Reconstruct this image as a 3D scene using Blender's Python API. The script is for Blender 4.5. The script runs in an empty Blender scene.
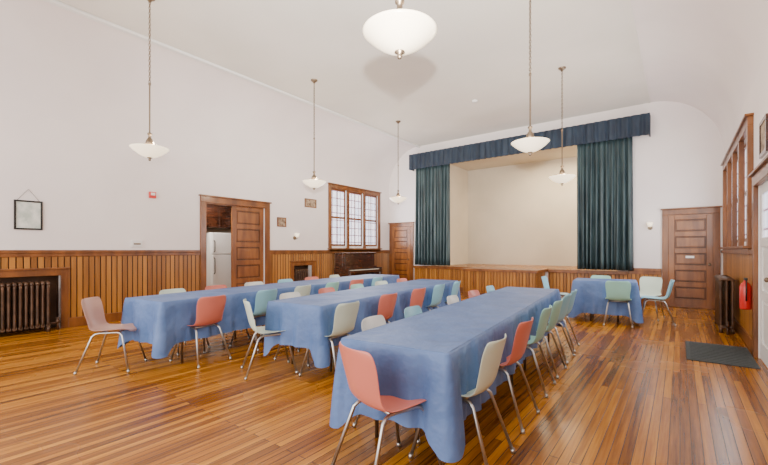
import bpy, math, random
from mathutils import Vector, Matrix
random.seed(4)
S=bpy.context.scene
COL=S.collection
pi=math.pi

# ---------------------------------------------------------------- mesh builder
class MB:
    def __init__(s): s.v=[]; s.f=[]; s.m=[]; s.sm=[]
    def box(s,x0,x1,y0,y1,z0,z1,mi=0):
        n=len(s.v)
        s.v+=[(x0,y0,z0),(x1,y0,z0),(x1,y1,z0),(x0,y1,z0),(x0,y0,z1),(x1,y0,z1),(x1,y1,z1),(x0,y1,z1)]
        for q in ((0,3,2,1),(4,5,6,7),(0,1,5,4),(1,2,6,5),(2,3,7,6),(3,0,4,7)):
            s.f.append(tuple(n+i for i in q)); s.m.append(mi); s.sm.append(False)
    def tube(s,pts,r,n=8,mi=0,cap=True,radii=None):
        pts=[Vector(p) for p in pts]; base=len(s.v); k=len(pts)
        up=None
        for i,p in enumerate(pts):
            t=(pts[min(i+1,k-1)]-pts[max(i-1,0)]).normalized()
            if up is None:
                up=Vector((0,0,1)) if abs(t.z)<.9 else Vector((1,0,0))
            a=t.cross(up).normalized(); b=a.cross(t).normalized(); up=b
            rr=radii[i] if radii else r
            for j in range(n):
                th=2*pi*j/n; s.v.append(tuple(p+rr*(math.cos(th)*a+math.sin(th)*b)))
        for i in range(k-1):
            for j in range(n):
                j2=(j+1)%n
                s.f.append((base+i*n+j,base+(i+1)*n+j,base+(i+1)*n+j2,base+i*n+j2)); s.m.append(mi); s.sm.append(True)
        if cap:
            s.f.append(tuple(base+j for j in range(n))); s.m.append(mi); s.sm.append(False)
            s.f.append(tuple(base+(k-1)*n+n-1-j for j in range(n))); s.m.append(mi); s.sm.append(False)
    def lathe(s,prof,n=32,c=(0,0,0),mi=0):
        base=len(s.v)
        for r,z in prof:
            for j in range(n):
                th=2*pi*j/n; s.v.append((c[0]+r*math.cos(th),c[1]+r*math.sin(th),c[2]+z))
        for i in range(len(prof)-1):
            for j in range(n):
                j2=(j+1)%n
                s.f.append((base+i*n+j,base+i*n+j2,base+(i+1)*n+j2,base+(i+1)*n+j)); s.m.append(mi); s.sm.append(True)
    def grid(s,rows,mi=0,closed=False,smooth=True):
        base=len(s.v); w=len(rows[0])
        for r in rows: s.v+=[tuple(p) for p in r]
        for i in range(len(rows)-1):
            for j in range(w if closed else w-1):
                j2=(j+1)%w
                s.f.append((base+i*w+j,base+i*w+j2,base+(i+1)*w+j2,base+(i+1)*w+j)); s.m.append(mi); s.sm.append(smooth)
    def mesh(s,name):
        me=bpy.data.meshes.new(name); me.from_pydata(s.v,[],s.f); 
        me.polygons.foreach_set('material_index',s.m); me.polygons.foreach_set('use_smooth',s.sm); me.update()
        return me
    def obj(s,name,mats,parent=None,bevel=0,loc=None,rot=None):
        me=s.mesh(name)
        for m in mats: me.materials.append(m)
        o=bpy.data.objects.new(name,me); COL.objects.link(o)
        if parent: o.parent=parent
        if loc: o.location=loc
        if rot is not None: o.rotation_euler=(0,0,rot)
        if bevel:
            b=o.modifiers.new('bevel','BEVEL'); b.width=bevel; b.segments=2; b.limit_method='ANGLE'
        return o
def empty(name,loc=(0,0,0),rot=0):
    o=bpy.data.objects.new(name,None); COL.objects.link(o); o.location=loc; o.rotation_euler=(0,0,rot); o.empty_display_size=.1
    return o

# ---------------------------------------------------------------- materials
def mat(name,col,rough=.5,metal=0,emit=None,es=0,spec=.5,coat=0):
    m=bpy.data.materials.new(name); m.use_nodes=True; b=m.node_tree.nodes['Principled BSDF']
    b.inputs['Base Color'].default_value=(*col,1); b.inputs['Roughness'].default_value=rough; b.inputs['Metallic'].default_value=metal
    b.inputs['Specular IOR Level'].default_value=spec
    if coat: b.inputs['Coat Weight'].default_value=coat; b.inputs['Coat Roughness'].default_value=.15
    if emit: b.inputs['Emission Color'].default_value=(*emit,1); b.inputs['Emission Strength'].default_value=es
    return m
def nt(m): return m.node_tree, m.node_tree.nodes, m.node_tree.links, m.node_tree.nodes['Principled BSDF']
def noise_tint(m,c1,c2,scale=4,stretch=(1,1,1),bump=0,detail=4,lo=.35,hi=.65,dist=.01):
    t,N,L,b=nt(m)
    g=N.new('ShaderNodeNewGeometry'); mp=N.new('ShaderNodeMapping'); mp.inputs['Scale'].default_value=stretch
    n=N.new('ShaderNodeTexNoise'); n.inputs['Scale'].default_value=scale; n.inputs['Detail'].default_value=detail
    r=N.new('ShaderNodeValToRGB'); r.color_ramp.elements[0].color=(*c1,1); r.color_ramp.elements[1].color=(*c2,1)
    r.color_ramp.elements[0].position=lo; r.color_ramp.elements[1].position=hi
    L.new(g.outputs['Position'],mp.inputs['Vector']); L.new(mp.outputs[0],n.inputs['Vector']); L.new(n.outputs['Fac'],r.inputs['Fac']); L.new(r.outputs[0],b.inputs['Base Color'])
    if bump:
        bp=N.new('ShaderNodeBump'); bp.inputs['Strength'].default_value=bump; bp.inputs['Distance'].default_value=dist
        L.new(n.outputs['Fac'],bp.inputs['Height']); L.new(bp.outputs[0],b.inputs['Normal'])
    return m
M_wall=noise_tint(mat('wall_paint',(.78,.72,.75),.75,spec=.2),(.82,.765,.765),(.87,.82,.81),.8)
M_ceil=noise_tint(mat('ceiling_paint',(.78,.78,.77),.8,spec=.2),(.73,.71,.66),(.79,.77,.72),.7)
M_cream=noise_tint(mat('stage_plaster',(.7,.66,.56),.8,spec=.2),(.62,.57,.475),(.70,.645,.545),.7)
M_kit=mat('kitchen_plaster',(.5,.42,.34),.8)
M_trim=noise_tint(mat('oak_trim',(.3,.12,.04),.35,coat=.3),(.12,.035,.005),(.24,.080,.013),6,(1,1,.25),.05)
M_door=noise_tint(mat('oak_door',(.35,.14,.05),.35,coat=.3),(.15,.045,.007),(.27,.092,.016),7,(1,1,.2),.05)
M_recess_shade=noise_tint(mat('oak_recess_shade',(.1,.04,.01),.4),(.07,.02,.003),(.13,.04,.007),7,(1,1,.2))  # darker copy of the door oak; panel recess shade put into the colour
M_white=mat('white_paint',(.8,.8,.79),.4)
M_dark=noise_tint(mat('niche_brown',(.08,.04,.02),.7),(.05,.020,.008),(.09,.04,.016),3)
M_iron=noise_tint(mat('radiator_iron',(.1,.06,.04),.4,.2),(.045,.020,.009),(.11,.055,.028),8)
M_chrome=mat('chrome_tube',(.50,.50,.49),.3,.95)
M_pewter=mat('pewter_metal',(.22,.17,.12),.38,.9)
M_black=mat('black_metal',(.03,.03,.03),.4,.6)
M_red=mat('red_enamel',(.6,.02,.015),.3)
M_wood_dark=noise_tint(mat('mahogany',(.08,.03,.015),.25,coat=.5),(.022,.008,.005),(.07,.022,.010),5,(1,1,4))

def wood_boards(name,c_lo,c_hi,axis,width,rough=.35):
    m=mat(name,c_hi,rough,coat=.2); t,N,L,b=nt(m)
    g=N.new('ShaderNodeNewGeometry'); sp=N.new('ShaderNodeSeparateXYZ'); L.new(g.outputs['Position'],sp.inputs[0])
    d=N.new('ShaderNodeMath'); d.operation='DIVIDE'; d.inputs[1].default_value=width; L.new(sp.outputs[axis],d.inputs[0])
    fl=N.new('ShaderNodeMath'); fl.operation='FLOOR'; L.new(d.outputs[0],fl.inputs[0])
    wn=N.new('ShaderNodeTexWhiteNoise'); wn.noise_dimensions='1D'; L.new(fl.outputs[0],wn.inputs['W'])
    mp=N.new('ShaderNodeMapping'); mp.inputs['Scale'].default_value=(14,14,1.2); L.new(g.outputs['Position'],mp.inputs[0])
    no=N.new('ShaderNodeTexNoise'); no.inputs['Scale'].default_value=1.5; no.inputs['Detail'].default_value=5; L.new(mp.outputs[0],no.inputs['Vector'])
    ad=N.new('ShaderNodeMath'); ad.operation='MULTIPLY_ADD'; ad.inputs[1].default_value=.55; L.new(wn.outputs['Value'],ad.inputs[0])
    mu=N.new('ShaderNodeMath'); mu.operation='MULTIPLY'; mu.inputs[1].default_value=.5; L.new(no.outputs['Fac'],mu.inputs[0]); L.new(mu.outputs[0],ad.inputs[2])
    r=N.new('ShaderNodeValToRGB'); r.color_ramp.elements[0].color=(*c_lo,1); r.color_ramp.elements[1].color=(*c_hi,1)
    r.color_ramp.elements[0].position=.1; r.color_ramp.elements[1].position=.8
    L.new(ad.outputs[0],r.inputs[0])
    fr=N.new('ShaderNodeMath'); fr.operation='FRACT'; L.new(d.outputs[0],fr.inputs[0])
    c=N.new('ShaderNodeMath'); c.operation='LESS_THAN'; c.inputs[1].default_value=.15; L.new(fr.outputs[0],c.inputs[0])
    mx=N.new('ShaderNodeMix'); mx.data_type='RGBA'; mx.inputs['B'].default_value=(c_lo[0]*.3,c_lo[1]*.25,c_lo[2]*.25,1)
    L.new(c.outputs[0],mx.inputs['Factor']); L.new(r.outputs[0],mx.inputs['A']); L.new(mx.outputs['Result'],b.inputs['Base Color'])
    return m
BW=.085
M_bead_y=wood_boards('beadboard_wood_y',(.155,.050,.006),(.45,.188,.029),1,BW)
M_bead_x=wood_boards('beadboard_wood_x',(.155,.050,.006),(.45,.188,.029),0,BW)

def floor_mat():
    m=mat('hardwood_floor',(.5,.2,.05),.25,spec=.38); t,N,L,b=nt(m)
    g=N.new('ShaderNodeNewGeometry'); sp=N.new('ShaderNodeSeparateXYZ'); L.new(g.outputs['Position'],sp.inputs[0])
    cb=N.new('ShaderNodeCombineXYZ'); L.new(sp.outputs[1],cb.inputs[0]); L.new(sp.outputs[0],cb.inputs[1])
    br=N.new('ShaderNodeTexBrick'); br.offset=.37; br.offset_frequency=2; br.squash=1
    br.inputs['Scale'].default_value=1; br.inputs['Brick Width'].default_value=2.6; br.inputs['Row Height'].default_value=.06
    br.inputs['Mortar Size'].default_value=.0026; br.inputs['Mortar Smooth'].default_value=.3; br.inputs['Bias'].default_value=0
    br.inputs['Color1'].default_value=(0,0,0,1); br.inputs['Color2'].default_value=(1,1,1,1); br.inputs['Mortar'].default_value=(.5,.5,.5,1)
    L.new(cb.outputs[0],br.inputs['Vector'])
    mp=N.new('ShaderNodeMapping'); mp.inputs['Scale'].default_value=(34,1.1,1); L.new(g.outputs['Position'],mp.inputs[0])
    no=N.new('ShaderNodeTexNoise'); no.inputs['Scale'].default_value=1; no.inputs['Detail'].default_value=6; no.inputs['Roughness'].default_value=.65; L.new(mp.outputs[0],no.inputs['Vector'])
    n2=N.new('ShaderNodeTexNoise'); n2.inputs['Scale'].default_value=.7; n2.inputs['Detail'].default_value=3; L.new(g.outputs['Position'],n2.inputs['Vector'])
    mix=N.new('ShaderNodeMath'); mix.operation='MULTIPLY_ADD'; mix.inputs[1].default_value=.50; L.new(br.outputs['Color'],mix.inputs[0])
    ms=N.new('ShaderNodeMath'); ms.operation='MULTIPLY_ADD'; ms.inputs[1].default_value=1.1; L.new(no.outputs['Fac'],ms.inputs[0])
    m3=N.new('ShaderNodeMath'); m3.operation='MULTIPLY_ADD'; m3.inputs[1].default_value=.4; m3.inputs[2].default_value=-.54; L.new(n2.outputs['Fac'],m3.inputs[0])
    L.new(m3.outputs[0],ms.inputs[2]); L.new(ms.outputs[0],mix.inputs[2])
    r=N.new('ShaderNodeValToRGB'); e=r.color_ramp.elements
    e[0].position=.05; e[0].color=(.080,.021,.0008,1); e[1].position=.90; e[1].color=(.62,.270,.024,1)
    x=e.new(.45); x.color=(.315,.108,.006,1)
    L.new(mix.outputs[0],r.inputs[0])
    mx=N.new('ShaderNodeMix'); mx.data_type='RGBA'; mx.inputs['B'].default_value=(.022,.007,.001,1)
    L.new(br.outputs['Fac'],mx.inputs['Factor']); L.new(r.outputs[0],mx.inputs['A']); L.new(mx.outputs['Result'],b.inputs['Base Color'])
    rr=N.new('ShaderNodeMath'); rr.operation='MULTIPLY_ADD'; rr.inputs[1].default_value=.22; rr.inputs[2].default_value=.15; L.new(n2.outputs['Fac'],rr.inputs[0]); L.new(rr.outputs[0],b.inputs['Roughness'])
    bp=N.new('ShaderNodeBump'); bp.invert=True; bp.inputs['Strength'].default_value=.35; bp.inputs['Distance'].default_value=.003
    L.new(br.outputs['Fac'],bp.inputs['Height']); L.new(bp.outputs[0],b.inputs['Normal'])
    return m
M_floor=floor_mat()
M_cloth=noise_tint(mat('blue_tablecloth',(.15,.23,.45),.55,spec=.4),(.078,.150,.350),(.118,.200,.425),3.4,(1,1,1),.8,dist=.06,detail=4)
M_curt=noise_tint(mat('teal_curtain',(.03,.07,.08),.5,spec=.5),(.014,.030,.038),(.045,.080,.090),9,(1,1,.15))
M_val=noise_tint(mat('navy_valance',(.02,.04,.08),.6),(.005,.015,.034),(.014,.032,.060),8,(1,1,.3))
M_rub=noise_tint(mat('rubber_mat',(.05,.06,.06),.9),(.025,.035,.038),(.06,.07,.072),60)

def glass_mat():
    m=mat('leaded_glass',(.8,.85,.95),.3); t,N,L,b=nt(m)
    g=N.new('ShaderNodeNewGeometry'); sp=N.new('ShaderNodeSeparateXYZ'); L.new(g.outputs['Position'],sp.inputs[0])
    cb=N.new('ShaderNodeCombineXYZ'); L.new(sp.outputs[1],cb.inputs[0]); L.new(sp.outputs[2],cb.inputs[1])
    br=N.new('ShaderNodeTexBrick'); br.offset=0; br.inputs['Scale'].default_value=1
    br.inputs['Brick Width'].default_value=.17; br.inputs['Row Height'].default_value=.22; br.inputs['Mortar Size'].default_value=.013
    br.inputs['Color1'].default_value=(.70,.80,1,1); br.inputs['Color2'].default_value=(.95,.90,1,1); br.inputs['Mortar'].default_value=(.22,.13,.18,1)
    L.new(cb.outputs[0],br.inputs['Vector']); L.new(br.outputs['Color'],b.inputs['Emission Color']); b.inputs['Emission Strength'].default_value=1.5  # daylight behind the panes is put in as emission of the glass itself
    L.new(br.outputs['Color'],b.inputs['Base Color'])
    return m
M_glass=glass_mat()

# ---------------------------------------------------------------- room shell
XL,XR,YF,YB=-8.2,.75,11.1,-3.0
ZS,ZC=3.45,4.77
XCL,XCR=-6.94,-.57
def holes_wall(name,mats,axis,p0,p1,a0,a1,z0,z1,holes):
    A=sorted({a0,a1,*[h[0] for h in holes],*[h[1] for h in holes]}); Z=sorted({z0,z1,*[h[2] for h in holes],*[h[3] for h in holes]})
    mb=MB()
    for i in range(len(A)-1):
        for j in range(len(Z)-1):
            ca=(A[i]+A[i+1])/2; cz=(Z[j]+Z[j+1])/2
            if any(h[0]<ca<h[1] and h[2]<cz<h[3] for h in holes): continue
            if axis=='x': mb.box(p0,p1,A[i],A[i+1],Z[j],Z[j+1])
            else: mb.box(A[i],A[i+1],p0,p1,Z[j],Z[j+1])
    return mb.obj(name,mats)
mb=MB(); mb.box(XL-.2,XR+.2,YB,YF,-.1,0); mb.obj('floor',[M_floor])
holes_wall('wall_left',[M_wall],'x',XL-.15,XL,YB,YF,0,ZS,[(4.40,5.92,0,2.34),(8.2,10.45,1.42,3.14),(.35,1.92,0,.9),(6.8,7.46,0,.9)])
holes_wall('wall_right',[M_wall],'x',XR,XR+.15,YB,YF,0,ZS,[(5.05,6.45,0,2.08),(6.95,10.4,1.42,2.9)])
holes_wall('wall_front',[M_wall],'y',YF,YF+.15,XL-.15,XR+.15,0,ZC+.05,[(-6.55,-1.2,.78,4.1)])
mb=MB(); prof=[]
n=14
for i in range(n+1):
    a=pi/2*i/n; prof.append((XCL-(XCL-XL)*math.cos(a), ZS+(ZC-ZS)*math.sin(a)))
profr=[]
for i in range(n+1):
    a=pi/2*i/n; profr.append((XCR+(XR-XCR)*math.sin(a), ZS+(ZC-ZS)*math.cos(a)))
mb.grid([[(x,YB,z) for x,z in prof],[(x,YF,z) for x,z in prof]],1)
mb.grid([[(x,YB,z) for x,z in profr],[(x,YF,z) for x,z in profr]],1)
mb.box(XCL,XCR,YB,YF,ZC,ZC+.1,0)
mb.obj('ceiling',[M_ceil,M_wall])
mb=MB(); mb.box(XCL-.04,XCL+.05,YB,YF,ZC-.05,ZC); mb.obj('trim_1',[M_white],bevel=.015)
mb=MB(); mb.box(XCR-.02,XCR+.02,YB,YF,ZC-.015,ZC); mb.obj('trim_2',[M_ceil])

def bead(mb,axis,p,a,b,z0,z1,inw,mi=0):
    prof=[]; k0=math.floor(a/BW); k=k0
    while k*BW<b:
        s=k*BW
        for da,dp in ((0,.002),(.006,.002),(.014,.014),(.079,.014)):
            c=min(max(s+da,a),b); prof.append((c,p+inw*dp))
        k+=1
    prof.append((b,p+inw*.014))
    def P(c,q,z): return (q,c,z) if axis=='x' else (c,q,z)
    mb.grid([[P(c,q,z0) for c,q in prof],[P(c,q,z1) for c,q in prof]],mi,smooth=False)
WZ=1.3
mb=MB()
for a,b,z0,z1 in ((YB,.27,.15,WZ),(.27,2.01,.98,WZ),(2.01,4.27,.15,WZ),(6.04,6.70,.15,WZ),(6.70,7.56,.98,WZ),(7.56,YF,.15,WZ)):
    bead(mb,'x',XL,a,b,z0,z1-.04,1)
mb.obj('wainscot_left',[M_bead_y])
mb=MB()
for a,b in ((YB,4.27),(6.04,YF)): mb.box(XL,XL+.045,a,b,WZ-.05,WZ); mb.box(XL,XL+.03,a,b,WZ-.11,WZ-.05)
mb.obj('trim_3',[M_trim],bevel=.006)
mb=MB()
for a,b in ((YB,.27),(2.01,4.27),(6.04,6.7),(7.56,YF)): mb.box(XL,XL+.03,a,b,0,.16)
mb.obj('baseboard_left',[M_trim],bevel=.006)
mb=MB()
for a,b in ((YB,4.92),(6.58,YF)): bead(mb,'x',XR,a,b,.15,WZ-.04,-1)
mb.obj('wainscot_right',[M_bead_y])
mb=MB()
for a,b in ((YB,4.92),(6.58,YF)): mb.box(XR-.045,XR,a,b,WZ-.06,WZ)
mb.obj('trim_4',[M_trim],bevel=.006)
mb=MB()
for a,b in ((YB,4.92),(6.58,YF)): mb.box(XR-.03,XR,a,b,0,.16)
mb.obj('baseboard_right',[M_trim],bevel=.006)
mb=MB(); bead(mb,'y',YF,-7.14,-4.96,.15,.735,-1); bead(mb,'y',YF,-2.84,-.34,.15,.735,-1); mb.obj('wainscot_front',[M_bead_x])
mb=MB(); mb.box(-7.14,-4.96,YF-.035,YF,0,.15); mb.box(-2.84,-.34,YF-.035,YF,0,.15); mb.obj('baseboard_front',[M_trim],bevel=.006)
mb=MB(); mb.box(-7.14,-4.96,YF-.07,YF-.03,.70,.785); mb.box(-2.84,-1.0,YF-.07,YF-.03,.70,.785); mb.box(-1.0,-.34,YF-.04,YF,.80,.87); mb.box(-1.0,-.34,YF-.02,YF,.72,.80)
mb.obj('trim_5',[M_door],bevel=.006)

def casing(name,axis,p,a0,a1,z0,z1,w,inw,sill=False,mull=(),depth=.045,head=.03,m=M_trim):
    mb=MB(); q0,q1=sorted((p,p+inw*depth))
    def B(c0,c1,zz0,zz1,e=0):
        r0,r1=(q0,q1+e) if inw>0 else (q0-e,q1)
        if axis=='x': mb.box(r0,r1,c0,c1,zz0,zz1)
        else: mb.box(c0,c1,r0,r1,zz0,zz1)
    B(a0,a0+w,z0,z1-w); B(a1-w,a1,z0,z1-w); B(a0,a1,z1-w,z1); B(a0-.03,a1+.03,z1,z1+head,.03)
    if sill: B(a0,a1,z0-.08,z0); B(a0-.03,a1+.03,z0,z0+.035,.05)
    for c in mull: B(c-.05,c+.05,z0,z1-w)
    return mb.obj(name,[m],bevel=.006)
def panel_door(name,w,h,np,m,loc,rot,glass=None,knob=True,th=.045,rec=None):
    mb=MB(); st=.11; 
    mb.box(0,st,0,th,0,h); mb.box(w-st,w,0,th,0,h)
    ph=(h-.2-.11*np)/np; z=.2; mb.box(st,w-st,0,th,0,.2)
    for i in range(np):
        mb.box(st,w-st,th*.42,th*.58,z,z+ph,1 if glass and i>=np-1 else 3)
        if not (glass and i>=np-1):
            mb.box(st+.035,w-st-.035,th*.2,th*.8,z+.035,z+ph-.035)
        mb.box(st,w-st,0,th,z+ph,z+ph+.11); z+=ph+.11
    if knob:
        for s in (-.0,1):
            y=-.04 if s==0 else th+.04
            mb.tube([(w-.06,th/2,.98),(w-.06,y,.98)],.01,8,2); 
            mb.tube([(w-.06,y-.02,.98),(w-.06,y-.008,.98),(w-.06,y+.008,.98),(w-.06,y+.02,.98)],.02,10,2,radii=[.012,.027,.027,.012])
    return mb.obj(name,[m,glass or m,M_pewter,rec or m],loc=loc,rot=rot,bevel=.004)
casing('trim_6','y',YF,-.33,.69,0,2.22,.12,-1)
panel_door('door_1',.78,2.09,5,M_door,(-.21,YF-.05,0.005),0,rec=M_recess_shade)
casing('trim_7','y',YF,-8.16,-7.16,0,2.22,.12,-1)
panel_door('door_2',.76,2.09,5,M_door,(-8.04,YF-.05,0.005),0,rec=M_recess_shade)
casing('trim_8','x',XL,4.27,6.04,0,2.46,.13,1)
panel_door('door_3',.86,2.33,5,M_door,(XL-.05,5.06,0.005),pi/2,knob=False,rec=M_recess_shade)
mb=MB(); mb.box(XL-.15,XL,4.40,4.42,0,2.33); mb.box(XL-.15,XL,4.4,5.06,2.31,2.335); mb.obj('trim_9',[M_trim])
casing('trim_10','x',XR,4.92,6.58,0,2.2,.13,-1)
panel_door('door_4',.69,2.06,3,M_white,(XR+.06,5.06,.005),pi/2,glass=M_glass)
panel_door('door_5',.69,2.06,3,M_white,(XR+.06,5.755,.005),pi/2,glass=M_glass,knob=False)
casing('trim_11','x',XL,8.1,10.55,1.32,3.24,.11,1,sill=True,mull=(8.93,9.72))
def window(name,p,lights,z0,z1,inw):
    mb=MB()
    for a,b in lights:
        q=p-inw*.06; q0,q1=q-.02,q+.02
        mb.box(q0,q1,a,a+.05,z0,z1); mb.box(q0,q1,b-.05,b,z0,z1); mb.box(q0,q1,a+.05,b-.05,z0,z0+.06); mb.box(q0,q1,a+.05,b-.05,z1-.05,z1)
        zm=z0+(z1-z0)*.5; mb.box(q0,q1,a+.05,b-.05,zm-.03,zm+.03)
        mb.box(q-.012,q+.012,(a+b)/2-.01,(a+b)/2+.01,z0+.06,z1-.05)
        mb.box(q-.004,q+.004,a+.05,b-.05,z0+.06,z1-.05,1)
    return mb.obj(name,[M_trim,M_glass])
window('window_1',XL,[(8.2,8.88),(8.98,9.67),(9.77,10.45)],1.42,3.14,1)
casing('trim_12','x',XR,6.82,10.52,1.32,3.02,.12,-1,sill=True,mull=(7.8,8.67,9.54),depth=.06)
window('window_2',XR,[(6.95,7.75),(7.85,8.62),(8.72,9.49),(9.59,10.4)],1.42,2.9,-1)

for i,(a0,a1,o0,o1) in enumerate(((.27,2.01,.35,1.92),(6.70,7.56,6.8,7.46))):
    mb=MB(); mb.box(XL-.30,XL-.28,o0,o1,0,.9); mb.box(XL-.28,XL-.15,o0-.02,o0,0,.9); mb.box(XL-.28,XL-.15,o1,o1+.02,0,.9); mb.box(XL-.3,XL-.15,o0,o1,.9,.92); mb.box(XL-.3,XL-.15,o0,o1,-.02,0)
    mb.obj('wall_niche_%d'%(i+1),[M_dark])
    mb=MB(); mb.box(XL,XL+.035,a0,o0+.01,0,.98); mb.box(XL,XL+.035,o1-.01,a1,0,.98); mb.box(XL,XL+.035,o0,o1,.88,.98); mb.box(XL,XL+.06,a0-.02,a1+.02,.98,1.01)
    mb.obj('trim_%d'%(13+i),[M_trim],bevel=.005)
def radiator(L,h,loc,rot):
    mb=MB(); n=int(L/.065)
    for i in range(n):
        x=-L/2+(i+.5)*L/n
        for y in (-.07,0,.07):
            mb.tube([(x,y,.09),(x,y,.16),(x,y,h-.1),(x,y,h-.03)],.02,8,radii=[.024,.017,.017,.024])
        mb.tube([(x,-.085,h-.05),(x,-.06,h-.02),(x,.06,h-.02),(x,.085,h-.05)],.027,8)
        mb.tube([(x,-.085,.11),(x,-.05,.09),(x,.05,.09),(x,.085,.11)],.027,8)
    for x in (-L/2+.03,L/2-.03):
        for y in (-.07,.07): mb.tube([(x,y,0),(x,y,.1)],.02,8,radii=[.03,.016])
    mb.tube([(L/2-.02,0,.12),(L/2+.1,0,.12),(L/2+.1,0,0)],.016,8)
    mb.lathe([(0,.0),(.03,.0),(.035,.03),(.015,.06),(.03,.08),(0,.09)],10,(L/2+.1,0,.12))
    return mb.obj('cast_iron_radiator',[M_iron],loc=loc,rot=rot)
radiator(1.25,.8,(XL+.13,1.12,0),pi/2)
radiator(.46,.78,(XL-.06,7.09,0),pi/2)
radiator(1.0,.86,(XR-.17,8.55,0),-pi/2)

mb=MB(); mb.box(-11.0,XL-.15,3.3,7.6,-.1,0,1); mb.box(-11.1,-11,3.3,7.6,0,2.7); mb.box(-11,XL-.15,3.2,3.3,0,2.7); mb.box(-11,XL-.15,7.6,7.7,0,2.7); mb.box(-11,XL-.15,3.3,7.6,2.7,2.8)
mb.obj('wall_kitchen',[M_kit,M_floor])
R=empty('refrigerator',(-9.35,5.32,0))
mb=MB(); mb.box(-.33,.33,-.35,.35,.03,1.72); mb.box(-.3,.3,-.32,.32,0,.03,1); mb.obj('cabinet',[M_white,M_black],R,bevel=.01)
mb=MB(); mb.box(.335,.39,-.35,.35,1.2,1.72); mb.box(.335,.39,-.35,.35,.08,1.18); mb.obj('fridge_doors',[M_white],R,bevel=.012)
mb=MB(); mb.tube([(.39,-.3,1.25),(.43,-.3,1.28),(.43,-.3,1.5),(.39,-.3,1.53)],.011); mb.tube([(.39,-.3,1.12),(.43,-.3,1.09),(.43,-.3,.75),(.39,-.3,.72)],.011); mb.obj('handles',[M_black],R)
mb=MB(); mb.box(-9.7,-9.1,4.7,6.2,1.85,2.55)
for y in (4.72,5.22,5.72): mb.box(-9.1,-9.08,y,y+.46,1.87,2.53)
mb.obj('kitchen_wall_cabinet',[M_wood_dark],bevel=.006)

# ---------------------------------------------------------------- stage
mb=MB(); mb.box(-6.6,-1.15,YF+.15,13.9,.60,.78,1); mb.box(-6.55,-1.2,YF-.03,YF+.15,.74,.781,1); mb.box(-6.7,-1.1,13.7,13.8,.78,4.5); mb.box(-6.75,-6.4,YF+.15,13.7,.78,4.5); mb.box(-1.25,-.95,YF+.15,13.7,.78,4.5); mb.box(-6.7,-1,YF+.15,13.8,4.3,4.4)
mb.obj('wall_stage',[M_cream,M_floor])
mb=MB(); mb.box(-4.95,-2.85,10.1,YF-.032,.72,.785,1); mb.box(-4.88,-2.92,10.16,YF-.032,.0,.72,0); bead(mb,'y',10.16,-4.88,-2.92,.12,.72,-1,2); bead(mb,'x',-2.92,10.16,YF-.04,.12,.72,1,3); mb.box(-4.9,-2.9,10.13,10.16,0,.12)
mb.obj('stage_apron',[M_trim,M_door,M_bead_x,M_bead_y])
def drape(name,x0,x1,y,z0,z1,m,folds,amp,topamp=.4,seed=0):
    rnd=random.Random(seed); N=int(folds*14); ph=[rnd.uniform(0,6.28) for _ in range(3)]
    rows=[]; K=14
    for k in range(K+1):
        s=k/K; row=[]
        for i in range(N+1):
            u=i/N
            a=amp*(topamp+(1-topamp)*s)
            w=math.sin(2*pi*folds*u+1.1*math.sin(5*u+ph[0]))+.35*math.sin(2*pi*folds*1.7*u+ph[1]+s*.8)
            x=x0+(x1-x0)*u+.02*math.sin(ph[2]+u*14)*s
            z=z1+(z0-z1)*s
            row.append((x,y-a*w,z))
        rows.append(row)
    mb=MB(); mb.grid(rows); o=mb.obj(name,[m]); sm=o.modifiers.new('thick','SOLIDIFY'); sm.thickness=.006; return o
drape('stage_curtain',-6.96,-5.72,10.93,.81,4.1,M_curt,11,.055,seed=1)
drape('stage_curtain',-2.10,-.90,10.93,.81,4.1,M_curt,11,.055,seed=2)
V=empty('curtain_valance')
o=drape('pleated_fabric',-7.15,-.56,10.80,3.95,4.45,M_val,40,.018,seed=3,topamp=.7); o.parent=V
mb=MB(); mb.box(-7.14,-.57,10.83,YF,4.40,4.44); mb.box(-7.16,-7.14,10.8,YF,3.96,4.45); mb.box(-.57,-.55,10.8,YF,3.96,4.45); mb.obj('board',[M_val],V)
mb=MB(); mb.tube([(-7.0,10.95,4.12),(-.8,10.95,4.12)],.02); mb.obj('curtain_rod',[M_black])

# ---------------------------------------------------------------- chairs
prof=[(.225,.412,.13,.0),(.218,.436,.165,.0),(.18,.450,.19,.0),(.10,.448,.202,.0),(0,.440,.205,.0),(-.10,.438,.202,.1),(-.160,.452,.192,.35),(-.198,.495,.178,.75),(-.222,.56,.178,1),(-.240,.64,.190,1),(-.258,.72,.198,1),(-.274,.775,.190,1),(-.281,.80,.158,1)]
mb=MB(); rows=[]
for y,z,w,t in prof:
    row=[]
    for i in range(9):
        u=-1+i/4; q=u*u
        row.append((u*w, y+.045*q*t, z+.028*q*(1-t)))
    rows.append(row)
mb.grid(rows); shell=mb.mesh('chair_shell')
mb=MB()
for s in (-1,1):
    mb.tube([(s*.225,.25,.0),(s*.155,.155,.39),(s*.145,.13,.420),(s*.14,.10,.426),(s*.14,-.08,.423),(s*.145,-.12,.413),(s*.155,-.145,.39),(s*.215,-.28,.0)],.0115,8)
    for y,x in ((.25,.225),(-.28,.215)): mb.tube([(s*x,y,0),(s*(x-.004),y*.98,.03)],.015,8)
for y in (.1,-.08): mb.tube([(-.14,y,.423),(.14,y,.423)],.0105,8)
frame=mb.mesh('chair_frame'); frame.materials.append(M_chrome)
shell.materials.append(None)
CC={'s':(.64,.185,.135),'c':(.60,.70,.59),'m':(.32,.63,.55),'a':(.27,.56,.68),'b':(.52,.31,.25),'w':(.72,.73,.68)}
CM={k:mat('chair_plastic_'+k,v,.35) for k,v in CC.items()}
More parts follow.
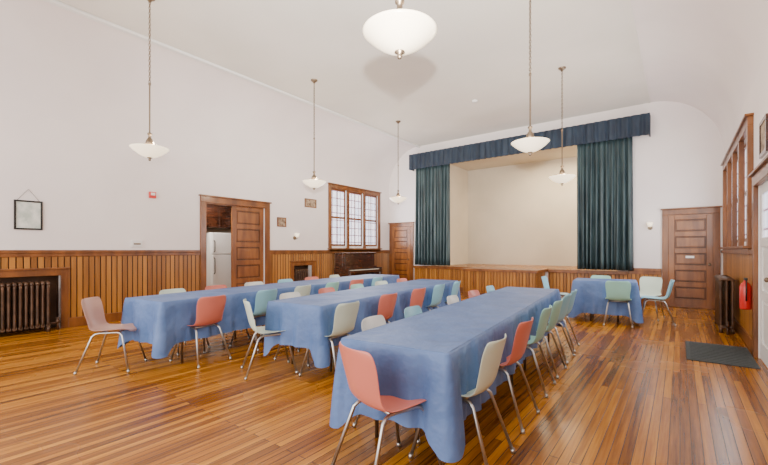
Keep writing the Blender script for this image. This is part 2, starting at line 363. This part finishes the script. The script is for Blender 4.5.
def chair(x,y,face,c):
    a=math.radians(face); cx=x+.23*math.cos(a); cy=y+.23*math.sin(a)
    E=empty('stacking_chair',(cx,cy,0),a-pi/2); E.scale=(.97,.97,.97)
    o=bpy.data.objects.new('seat_shell',shell); COL.objects.link(o); o.parent=E
    o.material_slots[0].link='OBJECT'; o.material_slots[0].material=CM[c]
    so=o.modifiers.new('t','SOLIDIFY'); so.thickness=.007; so.offset=1
    ss=o.modifiers.new('s','SUBSURF'); ss.levels=1; ss.render_levels=2
    f=bpy.data.objects.new('leg_frame',frame); COL.objects.link(f); f.parent=E
# ---------------------------------------------------------------- tables
def tablecloth(L,W,zt,hem,parent,seed,drop=.16):
    rnd=random.Random(seed); cr=.03; pts=[]
    hw,hl=W/2,L/2
    def seg(p,q,nx,ny,n):
        for i in range(n):
            t=i/n; pts.append((p[0]+(q[0]-p[0])*t,p[1]+(q[1]-p[1])*t,nx,ny))
    def arc(cx,cy,a0,n=8):
        for i in range(n):
            a=a0+pi/2*i/n; pts.append((cx+cr*math.cos(a),cy+cr*math.sin(a),math.cos(a),math.sin(a)))
    nl=int(L/.025); nw=int(W/.025)
    seg((hw,-hl+cr),(hw,hl-cr),1,0,nl); arc(hw-cr,hl-cr,0)
    seg((hw-cr,hl),(-hw+cr,hl),0,1,nw); arc(-hw+cr,hl-cr,pi/2)
    seg((-hw,hl-cr),(-hw,-hl+cr),-1,0,nl); arc(-hw+cr,-hl+cr,pi)
    seg((-hw+cr,-hl),(hw-cr,-hl),0,-1,nw); arc(hw-cr,-hl+cr,3*pi/2)
    n=len(pts); s=0; S_=[]
    for i in range(n):
        S_.append(s); q=pts[(i+1)%n]; s+=math.hypot(q[0]-pts[i][0],q[1]-pts[i][1])
    P=s; fr=[(round(P/w),rnd.uniform(0,6.28),a) for w,a in ((.62,.010),(.31,.014),(.17,.010),(.11,.005))]
    rows=[[(x-nx*.02,y-ny*.02,zt) for x,y,nx,ny in pts],[(x-nx*.004,y-ny*.004,zt-.001) for x,y,nx,ny in pts],[(x,y,zt-.005) for x,y,nx,ny in pts]]
    K=11
    for k in range(1,K+1):
        t=k/K; row=[]
        for i,(x,y,nx,ny) in enumerate(pts):
            dc=math.hypot(hw-abs(x),hl-abs(y)); cn=math.exp(-(dc/.10)**2)
            f=sum(a*math.sin(2*pi*k_*S_[i]/P+ph+t*.9) for k_,ph,a in fr)
            f2=-.040*math.exp(-((dc-.17)/.055)**2)
            off=.004+(t**.8)*(.018+f+.045*cn+f2)
            z=zt-.006-(zt-hem+drop*cn)*t
            row.append((x+nx*off,y+ny*off,z))
        rows.append(row)
    mb=MB(); mb.grid(rows,closed=True); mb.f.append(tuple(range(n))); mb.m.append(0); mb.sm.append(False)
    return mb.obj('tablecloth',[M_cloth],parent)
def table(p0,p1,W,seed,hem=.3,drop=.16,tops=2,zt=.75):
    (xa,ya),(xb,yb)=p0,p1; L=math.hypot(xb-xa,yb-ya); rot=math.atan2(yb-ya,xb-xa)-pi/2
    E=empty('banquet_table',((xa+xb)/2,(ya+yb)/2,0),rot)
    tablecloth(L,W,zt,hem,E,seed,drop)
    mb=MB(); l=L/tops
    for i in range(tops):
        a=-L/2+i*l+.01; b=a+l-.02
        mb.box(-W/2+.01,W/2-.01,a,b,zt-.035,zt-.008)
        for y in (a+.28,b-.28):
            for x in (-W/2+.1,W/2-.1): mb.tube([(x,y,0),(x,y,zt-.035)],.014,8,1)
            mb.tube([(-W/2+.1,y,.32),(W/2-.1,y,.32)],.012,8,1)
    mb.obj('folding_tabletop_and_legs',[M_wood_dark,M_pewter],E)
table((-1.38,1.87),(-1.78,6.05),.75,1,hem=.29,drop=.12,tops=2,zt=.73)
table((-3.22,2.66),(-3.62,6.5),.76,2,hem=.31,tops=2,zt=.74)
table((-4.80,1.84),(-5.38,7.1),.78,3,hem=.28,drop=.12,tops=3,zt=.74)
table((-1.62,8.25),(-.62,8.35),.78,4,hem=.16,drop=.1,tops=1,zt=.74)
tl=math.degrees(math.atan2(4.18,-.40))
FL=tl+90; FR=tl-90
for x,y,c in ((-.88,2.28,'c'),(-.93,3.00,'s'),(-.99,3.80,'m'),(-1.03,4.40,'m'),(-1.07,5.0,'a'),(-1.12,5.6,'a')):
    chair(x,y,FL+random.uniform(-5,5),c)
for x,y,c in ((-1.90,2.36,'w'),(-1.95,3.0,'a'),(-2.06,4.0,'w'),(-2.12,4.7,'s'),(-2.2,5.45,'a')):
    chair(x,y,FR+random.uniform(-5,5),c)
chair(-1.42,1.60,72,'s')
for x,y,c in ((-2.66,2.92,'c'),(-2.80,3.80,'s'),(-2.87,4.6,'s'),(-2.94,5.3,'a'),(-3.00,6.0,'a')):
    chair(x,y,FL+random.uniform(-5,5),c)
for x,y,c in ((-3.80,3.1,'w'),(-3.88,3.8,'s'),(-3.94,4.5,'m'),(-4.01,5.2,'c'),(-4.07,5.9,'s')):
    chair(x,y,FR+random.uniform(-5,5),c)
chair(-3.62,2.40,62,'c')
for x,y,c in ((-4.27,2.38,'s'),(-4.37,3.2,'a'),(-4.46,3.9,'c'),(-4.54,4.6,'m'),(-4.62,5.3,'s'),(-4.70,6.0,'a')):
    chair(x,y,FL+random.uniform(-5,5),c)
for x,y,c in ((-5.42,2.45,'c'),(-5.48,3.1,'s'),(-5.56,3.8,'w'),(-5.64,4.5,'a'),(-5.72,5.2,'s'),(-5.79,5.9,'c')):
    chair(x,y,FR+random.uniform(-5,5),c)
chair(-5.14,1.46,47,'b')
for x,y,f,c in ((-.84,7.68,95,'m'),(-.12,8.5,185,'a'),(-2.15,8.1,0,'a'),(-1.3,9.1,-90,'m'),(-.45,9.2,-100,'c')):
    chair(x,y,f,c)

# ---------------------------------------------------------------- pendants
M_bowl=mat('pendant_glass',(.75,.66,.52),.3,emit=(1,.82,.56),es=2.0)
mb=MB()
mb.lathe([(.02,-.092),(.05,-.087),(.10,-.068),(.150,-.038),(.195,-.002),(.225,.026),(.237,.038),(.231,.040),(.190,.004),(.145,-.030),(.09,-.058),(.02,-.080)],40)
bowl=mb.mesh('bowl'); bowl.materials.append(M_bowl)
mb=MB()
mb.lathe([(0,-.14),(.012,-.135),(.018,-.118),(.012,-.106),(.034,-.096),(.032,-.086),(0,-.084)],16)
mb.lathe([(0,-.08),(.010,-.08),(.010,.08),(.045,.085),(.052,.10),(.048,.13),(.030,.165),(.018,.18),(.018,.215),(.030,.222),(.030,.24),(.012,.25),(.0095,.26),(.0095,.9)],16)
for i in range(3):
    a=2*pi*i/3; mb.tube([(.045*math.cos(a),.045*math.sin(a),.10),(.228*math.cos(a),.228*math.sin(a),.037)],.005,6)
PZ=2.66
ztop=ZC-PZ
mb.lathe([(.0095,.9),(.017,.905),(.017,.93),(.0,.94)],10)
z=.93;i=0
while z<ztop-.05:
    pts=[]
    for k in range(9):
        a=2*pi*k/8; u=.012*math.sin(a); w=.024*math.cos(a)
        pts.append((u,0,z+.02+w) if i%2 else (0,u,z+.02+w))
    mb.tube(pts,.0045,5,cap=False); z+=.036; i+=1
mb.lathe([(.0,ztop-.07),(.015,ztop-.07),(.03,ztop-.045),(.065,ztop-.02),(.07,ztop)],20)
hang=mb.mesh('hanger'); hang.materials.append(M_pewter)
for x,y in ((-1.43,2.05),(-1.55,5.18),(-1.79,7.97),(-5.8,2.32),(-5.95,5.48),(-6.05,8.6)):
    E=empty('pendant_light',(x,y,PZ))
    for nme,me in (('glass_bowl',bowl),('hanger',hang)):
        o=bpy.data.objects.new(nme,me); COL.objects.link(o); o.parent=E
    ld=bpy.data.lights.new('bulb','POINT'); ld.energy=46; ld.color=(1,.82,.60); ld.shadow_soft_size=.08
    lo=bpy.data.objects.new('bulb',ld); COL.objects.link(lo); lo.parent=E; lo.location=(0.0,0.09,.10)

# ---------------------------------------------------------------- small things on walls
def frame_pic(axis,p,inw,a0,a1,z0,z1,w=.025):
    mb=MB(); q0,q1=sorted((p,p+inw*.025))
    def B(c0,c1,u,v,mi,e=0):
        r=(q0,q1) if not e else sorted((p+inw*.004,p+inw*.014))
        if axis=='x': mb.box(r[0],r[1],c0,c1,u,v,mi)
        else: mb.box(c0,c1,r[0],r[1],u,v,mi)
    B(a0,a0+w,z0,z1,0);B(a1-w,a1,z0,z1,0);B(a0+w,a1-w,z0,z0+w,0);B(a0+w,a1-w,z1-w,z1,0);B(a0+w,a1-w,z0+w,z1-w,1,1)
    return mb
M_paper=noise_tint(mat('certificate_paper',(.6,.65,.6),.5),(.45,.52,.48),(.74,.76,.72),9)
M_sepia=noise_tint(mat('sepia_print',(.3,.2,.12),.5),(.12,.07,.04),(.5,.38,.26),14)
mb=frame_pic("x",XL,1,1.34,1.68,1.62,2.08)
mb.tube([(XL+.012,1.38,2.08),(XL+.012,1.51,2.26),(XL+.012,1.64,2.08)],.003,5,0,cap=False)
mb.obj('framed_certificate',[M_black,M_paper])
frame_pic('x',XL,1,6.28,6.56,1.9,2.14).obj('framed_print',[M_trim,M_sepia])
frame_pic('x',XL,1,7.2,7.62,2.48,2.72).obj('framed_print',[M_trim,M_sepia])
frame_pic('x',XR,-1,5.75,6.2,2.35,2.75,.04).obj('framed_print',[M_wood_dark,M_sepia])
mb=MB(); mb.box(XL,XL+.05,3.26,3.38,2.31,2.43); mb.box(XL+.05,XL+.06,3.28,3.36,2.36,2.41,1); mb.obj('fire_alarm_box',[M_red,M_white],bevel=.006)
mb=MB(); mb.box(XL,XL+.035,2.96,3.14,1.36,1.48); mb.box(XL+.035,XL+.04,2.99,3.11,1.40,1.43,1); mb.obj('thermostat',[M_white,M_pewter],bevel=.006)
def sconce(x,y,z,rot):
    E=empty('wall_sconce',(x,y,z),rot)
    mb=MB(); mb.tube([(0,.0,0),(0,.012,0)],.05,16); mb.tube([(0,.01,0),(0,.07,-.03),(0,.11,-.01),(0,.11,.03)],.008,8); mb.obj('arm',[M_pewter],E)
    mb=MB(); mb.lathe([(.01,.02),(.035,.03),(.05,.07),(.06,.12),(.055,.12),(.03,.04)],18,(0,.11,0)); mb.obj('shade',[M_bowl],E)
sconce(-.56,YF,1.82,pi); sconce(XL,6.85,1.62,-pi/2)
mb=MB(); mb.lathe([(0,-.04),(.05,-.038),(.065,-.02),(.07,0)],24); mb.obj('smoke_detector',[M_white],loc=(-3.8,8.5,ZC))
mb=MB(); mb.box(.1,.25,YF-.064,YF-.058,1.12,1.17); mb.obj('door_notice',[M_white])
E=empty('fire_extinguisher',(XR-.09,6.70,.55)); E.scale=(.75,.75,.75)
mb=MB(); mb.lathe([(0,0),(.07,0),(.078,.02),(.078,.38),(.06,.43),(.025,.46),(.025,.49),(0,.49)],20); mb.obj('cylinder',[M_red],E)
mb=MB(); mb.box(-.02,.02,-.09,.04,.49,.53); mb.tube([(0,-.03,.51),(0,-.1,.5),(0,-.11,.35),(0,-.1,.15)],.01,8); mb.box(.078,.095,-.04,.04,.1,.4); mb.obj('valve_and_hose',[M_black],E)
mb=MB(); mb.box(.06,.70,5.85,7.0,0,.012,0)
for s in range(12): mb.box(.10,.66,5.9+s*.09,5.95+s*.09,.012,.016)
mb.obj('door_mat',[M_rub],bevel=.004)

E=empty('upright_piano',(XL+.36,9.05,0),-pi/2)
mb=MB()
mb.box(-.75,.75,-.28,.02,.10,1.18); mb.box(-.78,.78,-.30,.05,1.18,1.22)
mb.box(-.78,-.74,-.28,.30,.0,.76); mb.box(.74,.78,-.28,.30,.0,.76)
mb.box(-.74,.74,.02,.32,.62,.70); mb.box(-.74,.74,.02,.12,.70,.80)
mb.box(-.70,.70,.02,.035,.14,.58); mb.box(-.66,.66,.02,.04,.84,1.12)
for x in (-.70,.70): mb.tube([(x,.27,.62),(x,.27,.40),(x,.27,.05),(x,.27,0)],.03,10,radii=[.035,.022,.03,.035])
mb.box(-.8,.8,-.3,.1,0,.1); mb.obj('case',[M_wood_dark],E,bevel=.008)
mb=MB(); mb.box(-.64,.64,.14,.29,.70,.715)
mb.obj('white_keys',[mat('ivory',(.7,.68,.6),.3)],E)
mb=MB()
for i in range(36):
    if i%7 in (2,6): continue
    mb.box(-.63+i*.035+.022,-.63+i*.035+.036,.14,.23,.715,.725)
mb.obj('black_keys',[M_black],E)
E=empty('piano_bench',(XL+1.0,9.05,0),-pi/2)
mb=MB(); mb.box(-.38,.38,-.16,.16,.44,.5)
for x in (-.33,.33):
    for y in (-.12,.12): mb.tube([(x,y,.44),(x,y,0)],.02,8,radii=[.025,.015])
mb.obj('bench_seat_and_legs',[M_wood_dark],E)

# ---------------------------------------------------------------- light
def area(name,loc,rot,sx,sy,e,c=(1,1,1)):
    l=bpy.data.lights.new(name,'AREA'); l.shape='RECTANGLE'; l.size=sx; l.size_y=sy; l.energy=e; l.color=c
    o=bpy.data.objects.new(name,l); COL.objects.link(o); o.location=loc; o.rotation_euler=rot; return o
area('added_fill_back',(-3.7,-2.9,2.2),(math.radians(90),0,0),8,3.6,460,(1,.955,.905))  # added soft fill at the open room end; no windows exist there
area('daylight_right_windows',(XR-.12,8.6,2.1),(0,math.radians(90),0),1.4,3.2,110,(.98,.97,.98))
area('daylight_left_windows',(XL+.1,9.3,2.3),(0,math.radians(-90),0),1.6,2.2,80,(.94,.95,1))
area('stage_work_light',(-2.7,12.5,4.2),(0,0,0),2.4,.5,165,(1,.79,.50))
area('kitchen_light',(-8.75,4.5,2.6),(0,0,0),.6,.6,60,(1,.93,.84))
l=bpy.data.lights.new('photo_flash','SPOT'); l.energy=3600; l.shadow_soft_size=.03; l.color=(1,.96,.90); l.spot_size=math.radians(80); l.spot_blend=1
o=bpy.data.objects.new('photo_flash',l); COL.objects.link(o); o.location=(0,0,1.68)
o.rotation_euler=Vector((-2.77,3.95,2.3)).to_track_quat('-Z','Y').to_euler()
w=bpy.data.worlds.new('World'); S.world=w; w.use_nodes=True; w.node_tree.nodes['Background'].inputs[0].default_value=(1,.975,.945,1); w.node_tree.nodes['Background'].inputs[1].default_value=1.35

# ---------------------------------------------------------------- camera
cd=bpy.data.cameras.new('cam'); cam=bpy.data.objects.new('cam',cd); COL.objects.link(cam)
cd.sensor_width=36; cd.lens=390/768*36; cd.shift_y=17.5/768; cd.clip_start=.05
cam.location=(0,0,1.3); cam.rotation_euler=(pi/2,0,math.radians(37.2)); S.camera=cam
